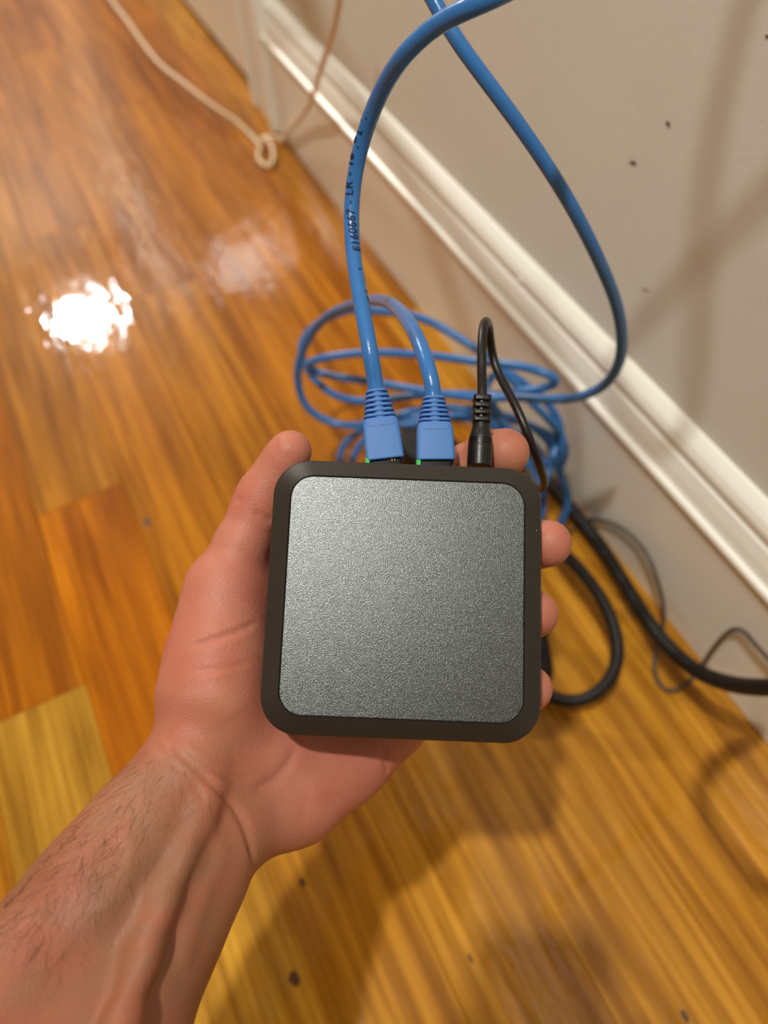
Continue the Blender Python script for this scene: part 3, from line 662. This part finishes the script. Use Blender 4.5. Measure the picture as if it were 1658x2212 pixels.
# four fingers, each on its own root behind the box
fingers = Field()
def finger(pts, k=3.):
    f = Field(); f.chain(pts, k); fingers.v = smin(fingers.v, f.v, 1.2)
finger([(hp(655, 1235, .366), 11.5), (hp(800, 1140, .372), 10.5), (hp(905, 1070, .368), 10.6), (hp(1000, 1010, .362), 10.2), (hp(1055, 982, .356), 10.6), (hp(1090, 978, .350), 11.2)])
finger([(hp(770, 1330, .371), 11.5), (hp(930, 1262, .375), 10.8), (hp(1040, 1212, .370), 10.8), (hp(1120, 1184, .356), 10.2), (hp(1160, 1176, .344), 10.4), (hp(1182, 1174, .334), 10.5)])
finger([(hp(850, 1420, .370), 11.2), (hp(980, 1385, .375), 10.6), (hp(1080, 1350, .370), 10.5), (hp(1128, 1330, .355), 10.0), (hp(1148, 1326, .340), 10.2), (hp(1154, 1325, .332), 10.2)])
finger([(hp(890, 1515, .364), 10.6), (hp(990, 1505, .370), 9.8), (hp(1070, 1496, .367), 9.6), (hp(1122, 1490, .353), 9.0), (hp(1138, 1488, .340), 9.7), (hp(1144, 1487, .332), 9.8)])
hand.merge(fingers, 4.5)
V = hand.v
def surface_nets(V):
    s = V < 0
    c = np.zeros(tuple(d-1 for d in V.shape), np.int8)
    sl = lambda o, n: slice(o, n-1+o)
    nx, ny, nz = V.shape
    for i in (0, 1):
        for j in (0, 1):
            for k in (0, 1): c += s[sl(i, nx), sl(j, ny), sl(k, nz)]
    act = (c > 0) & (c < 8); ijk = np.argwhere(act); idx = np.full(c.shape, -1, np.int32); idx[act] = np.arange(len(ijk))
    acc = np.zeros((len(ijk), 3)); cnt = np.zeros(len(ijk))
    corners = [np.array((i, j, k)) for i in (0, 1) for j in (0, 1) for k in (0, 1)]
    for a in corners:
        for ax in range(3):
            if a[ax] == 0:
                b = a.copy(); b[ax] = 1
                A = ijk+a; B = ijk+b; va = V[A[:, 0], A[:, 1], A[:, 2]]; vb = V[B[:, 0], B[:, 1], B[:, 2]]
                m = (va < 0) != (vb < 0); t = va[m]/(va[m]-vb[m]); p = np.repeat(a[None].astype(float), m.sum(), 0); p[:, ax] += t
                acc[m] += p; cnt[m] += 1
    verts = ijk+acc/cnt[:, None]; faces = []
    for ax in range(3):
        o1, o2 = (ax+1) % 3, (ax+2) % 3
        A = [slice(0, n) for n in V.shape]; B = list(A); A[ax] = slice(0, V.shape[ax]-1); B[ax] = slice(1, V.shape[ax])
        cr = s[tuple(A)] != s[tuple(B)]; e = np.argwhere(cr)
        e = e[(e[:, o1] > 0) & (e[:, o2] > 0) & (e[:, o1] < V.shape[o1]-1) & (e[:, o2] < V.shape[o2]-1)]
        ins = s[e[:, 0], e[:, 1], e[:, 2]]
        def cell(d1, d2):
            q = e.copy(); q[:, o1] += d1; q[:, o2] += d2; return idx[q[:, 0], q[:, 1], q[:, 2]]
        Q = np.stack([cell(-1, -1), cell(0, -1), cell(0, 0), cell(-1, 0)], 1)
        Q[~ins] = Q[~ins][:, ::-1]; faces.append(Q)
    return verts, np.vstack(faces)
vv, ff = surface_nets(V)
vv = vv*VX+lo
# light smoothing
ed = np.vstack([ff[:, [0, 1]], ff[:, [1, 2]], ff[:, [2, 3]], ff[:, [3, 0]]]); deg = np.bincount(ed[:, 0], minlength=len(vv)).astype(float)
for it in range(3):
    acc = np.zeros_like(vv)
    for j in range(3): acc[:, j] = np.bincount(ed[:, 0], weights=vv[ed[:, 1], j], minlength=len(vv))
    vv = vv*.5+.5*acc/deg[:, None]
def vnormals(vv):
    fn = np.cross(vv[ff[:, 2]]-vv[ff[:, 0]], vv[ff[:, 3]]-vv[ff[:, 1]]); n = np.zeros_like(vv)
    for c in range(4):
        for j in range(3): n[:, j] += np.bincount(ff[:, c], weights=fn[:, j], minlength=len(vv))
    return n/np.maximum(np.linalg.norm(n, axis=1), 1e-9)[:, None]
NN = vnormals(vv)
bvh = BVHTree.FromPolygons([Vector(v) for v in vv], [tuple(int(i) for i in q) for q in ff])
def on_skin(px, py):
    h_ = bvh.ray_cast(Vector((0, 0, 0)), Vector(((px-CX)/FPX, (py-CY)/FPX, 1)).normalized())
    return np.array(h_[0]) if h_[0] else None
def polyline(pts, n=14):
    out = []
    sp = spline([(a, b, 0) for a, b in pts], step=6)
    for q in sp:
        r = on_skin(q[0], q[1])
        if r is not None: out.append(r)
    return np.array(out)
disp = np.zeros(len(vv))
def crease(pts, depth, width, lip=.12):
    pl = polyline(pts)
    if len(pl) < 2: return
    l, h_ = pl.min(0)-width*4, pl.max(0)+width*4
    m = np.where(((vv > l) & (vv < h_)).all(1))[0]
    if not len(m): return
    q = vv[m]; best = np.full(len(m), 1e9); par = np.zeros(len(m))
    for i in range(len(pl)-1):
        a, b = pl[i], pl[i+1]; d = b-a; L2 = d.dot(d)
        if L2 < 1e-9: continue
        t = np.clip(((q-a)@d)/L2, 0, 1); dd = np.linalg.norm(q-a-t[:, None]*d, axis=1)
        k_ = dd < best; best[k_] = dd[k_]; par[k_] = (i+t[k_])/(len(pl)-1)
    fade = np.clip(np.minimum(par, 1-par)/.15, 0, 1)
    disp[m] += fade*(-depth*np.exp(-(best/width)**2)+lip*depth*np.exp(-((best-2.3*width)/(1.3*width))**2))
CR = [  # folds of the wrist and palm
    ([(352, 1590), (400, 1640), (455, 1690), (500, 1735), (530, 1790), (548, 1860), (550, 1900)], 1.2, 1.5),
    ([(330, 1600), (372, 1648), (425, 1700), (448, 1745)], .45, 1.2),
    ([(370, 1590), (420, 1640), (480, 1668), (520, 1672)], .4, 1.2),
    ([(400, 1625), (450, 1665), (500, 1680), (560, 1680)], .5, 1.1),
    ([(402, 1402), (452, 1384), (505, 1366), (560, 1342)], .8, 1.2),
    ([(420, 1452), (480, 1446), (545, 1428)], .4, 1.1),
    ([(640, 1605), (628, 1640), (590, 1685), (540, 1712)], .8, 2.2),
    ([(825, 1608), (832, 1640), (838, 1672)], .9, 1.3),
    ([(548, 1102), (566, 1118), (590, 1124)], .7, 1.3),
    ([(508, 1078), (522, 1082)], .5, 1.0),
    ([(600, 940), (588, 972)], .4, .9),
    ([(560, 1700), (640, 1690), (660, 1730), (650, 1790)], .35, 2.5),
]
for a, b, c in CR: crease(a, b, c)
# long soft tendons and veins of the inner wrist
for a, b, c in (([(430, 1770), (400, 1850), (360, 1960), (300, 2120)], -.9, 3.5), ([(500, 1830), (455, 1900), (420, 2000), (390, 2110)], -.8, 3.5), ([(465, 1800), (425, 1880), (385, 1990), (345, 2110)], .9, 3.0),
                ([(255, 1770), (285, 1830), (270, 1900), (200, 1990)], -.5, 3.0), ([(500, 1560), (470, 1500), (455, 1440)], -.6, 6)):
    crease(a, b, c, 0)
vv = vv+NN*disp[:, None]
wv_ = ORG+(vv/1000) @ M.T
me = bpy.data.meshes.new('person'); me.from_pydata(wv_.tolist(), [], ff.tolist()); me.update()
person = link('person', me, SKIN, None, True)
tag(person, "bare left forearm and hand, palm up, thumb and fingers gripping the square box", 'person')
at = me.attributes.new('palm', 'FLOAT', 'POINT')
wr0, wdir = hp(440, 1730, .32), nrm(hp(560, 1560, .35)-hp(440, 1730, .32))
pf = np.clip(((vv-wr0)@wdir+14)/34, 0, 1); at.data.foreach_set('value', pf.astype(np.float32))
# the right hand that holds the phone (same person), out of the picture behind the lens
LO_S, HI_S, VX_S, KS_S = lo, hi, VX, KS
lo, hi = np.array((-75., 5., -60.)), np.array((120., 215., 22.)); dims = ((hi-lo)/1.8).astype(int)+1; VX = 1.8; KS = 1.0
h2 = Field()
h2.chain([((34, 72, -14), 13), ((40, 100, -16), 16), ((56, 130, -18), 20), ((84, 165, -20), 24), ((104, 188, -22), 25)], 8)
h2.cone((30, 60, -8), 10, (34, 120, -12), 14, 8)
h2.chain([((44, 118, -22), 13), ((34, 92, -27), 11), ((18, 76, -24), 9.5), ((2, 66, -19), 8.5), ((-6, 62, -18), 8)], 5)
f2 = Field()
for i, yy in enumerate((42, 61, 80, 98)):
    g2 = Field(); L_ = (0, 4, 2, -8)[i]
    g2.chain([((31, yy+14, -10), 10.5), ((33, yy+4, 4), 9.2), ((10, yy, 9), 8.6), ((-30-L_, yy-1, 8.6), 8.2), ((-52-L_*.6, yy, 6), 7.8)], 3); f2.v = smin(f2.v, g2.v, 1.2)
h2.merge(f2, 5)
v2, q2 = surface_nets(h2.v); v2 = v2*VX+lo
me2 = bpy.data.meshes.new('right_hand'); me2.from_pydata((ORG+(v2/1000) @ M.T).tolist(), [], q2.tolist()); me2.update()
link('right_hand', me2, SKIN, person, True)
lo, hi, VX, KS = LO_S, HI_S, VX_S, KS_S
# nails
def nail(c, axis, out, w, l, name='fingernail'):
    """thin curved plate centred at c on the back of a fingertip; axis: along the finger, out: away from the pad (lens mm)"""
    axis = nrm(axis); out = nrm(np.array(out)-axis*np.dot(out, axis)); side = np.cross(axis, out); v = []; f = []; n = 8; mrow = 8; rad = w*.62
    for lay in (0, .35):
        for i in range(mrow+1):
            t = i/mrow*2-1; ws = math.sqrt(max(.0, 1-max(0, (abs(t)-.45)/.55)**2.2*.75))
            for j in range(n+1):
                a = (j/n*2-1)*ws*.95; p = c+axis*(t*l/2)+side*(math.sin(a)*rad)+out*((math.cos(a)-1)*rad-lay-.25*(t > .8)); v.append(ORG+M@(p/1000))
    q = (mrow+1)*(n+1)
    for i in range(mrow):
        for j in range(n):
            a = i*(n+1)+j; f += [(a, a+1, a+n+2, a+n+1), (q+a, q+a+n+1, q+a+n+2, q+a+1)]
    ring_ = [j for j in range(n+1)]+[i*(n+1)+n for i in range(1, mrow+1)]+[mrow*(n+1)+j for j in range(n-1, -1, -1)]+[i*(n+1) for i in range(mrow-1, 0, -1)]
    f += [(ring_[i], ring_[(i+1) % len(ring_)], q+ring_[(i+1) % len(ring_)], q+ring_[i]) for i in range(len(ring_))]
    bm = bmesh.new(); bv = [bm.verts.new(p) for p in v]
    for g in f: bm.faces.new([bv[i] for i in g])
    return obj_bm(name, bm, NAIL, person, True)
def fingernail(a, b, r, out, w=11.0, l=11.0):
    A, B = hp(*a), hp(*b); ax = nrm(B-A); out = nrm(np.array(out)-ax*np.dot(out, ax)); nail(B+out*(r*KS+.15)-ax*1.0, ax, out, w, l)
fingernail((600, 1016, .338), (622, 982, .336), 8.9, (-.95, -.2, .55), 11, 11)
fingernail((1055, 982, .356), (1090, 978, .350), 10.9, (.1, -.1, 1))
fingernail((1148, 1177, .350), (1176, 1174, .338), 10.1, (.1, 0, 1), 10, 9)
fingernail((1128, 1330, .355), (1148, 1325, .338), 9.8, (.35, 0, 1), 10, 9)
fingernail((1122, 1490, .353), (1140, 1487, .338), 9.4, (.35, 0, 1), 9.5, 8)
# arm hair
bvh = BVHTree.FromPolygons([Vector(v) for v in vv], [tuple(int(i) for i in q) for q in ff])
hv, hf = [], []
def hair(px, py, ang, L, bend, rad=.036):
    h_ = bvh.ray_cast(Vector((0, 0, 0)), Vector(((px-CX)/FPX, (py-CY)/FPX, 1)).normalized())
    if not h_[0]: return
    p = np.array(h_[0]); n = np.array(h_[1]); n = n if n[2] < 0 else -n
    d = np.array((math.cos(ang), math.sin(ang), 0)); d = nrm(d-n*d.dot(n)); s = np.cross(n, d); pts = []
    for i in range(6):
        t = i/5; pts.append(p+d*(L*t*math.cos(bend*t))+s*(L*t*math.sin(bend*t))+n*(.9*t+.15*math.sin(3*t)))
    pts = np.array(pts); base = len(hv)
    for i, q in enumerate(pts):
        r = rad*(1-.8*i/5)
        for k_ in range(3):
            a = k_*2.094; hv.append(q+r*(n*math.cos(a)+s*math.sin(a)))
    for i in range(5):
        for k_ in range(3): hf.append((base+i*3+k_, base+i*3+(k_+1) % 3, base+i*3+3+(k_+1) % 3, base+i*3+3+k_))
RH = random.Random(3)
for i in range(300):
    t = RH.random(); off = abs(RH.gauss(0, 1))*.42
    if off > 1.2: continue
    ex_, ey_ = 300-330*t, 1600+410*t                       # along the outer edge of the arm
    hair(ex_+off*170+4, ey_+off*105+4, RH.gauss(1.75, .38), RH.uniform(5, 13), RH.gauss(-.1, .4))
for i in range(70):
    t = RH.random(); hair(6+175*t, 1968-190*t, RH.gauss(-2.2, .6), RH.uniform(2, 4), RH.gauss(0, .5), .035)
for i in range(30): hair(RH.gauss(265, 38), RH.gauss(1855, 40), RH.gauss(2.25, .2), RH.uniform(8, 14), RH.gauss(.2, .2), .035)
hw = [ORG+M@(p/1000) for p in hv]
ah = obj_py('arm_hair', hw, hf, HAIR, person, True); tag(ah, 'fine dark hairs along the outer forearm', kind='stuff')
print('hand verts', len(vv), 'hair', len(hw))
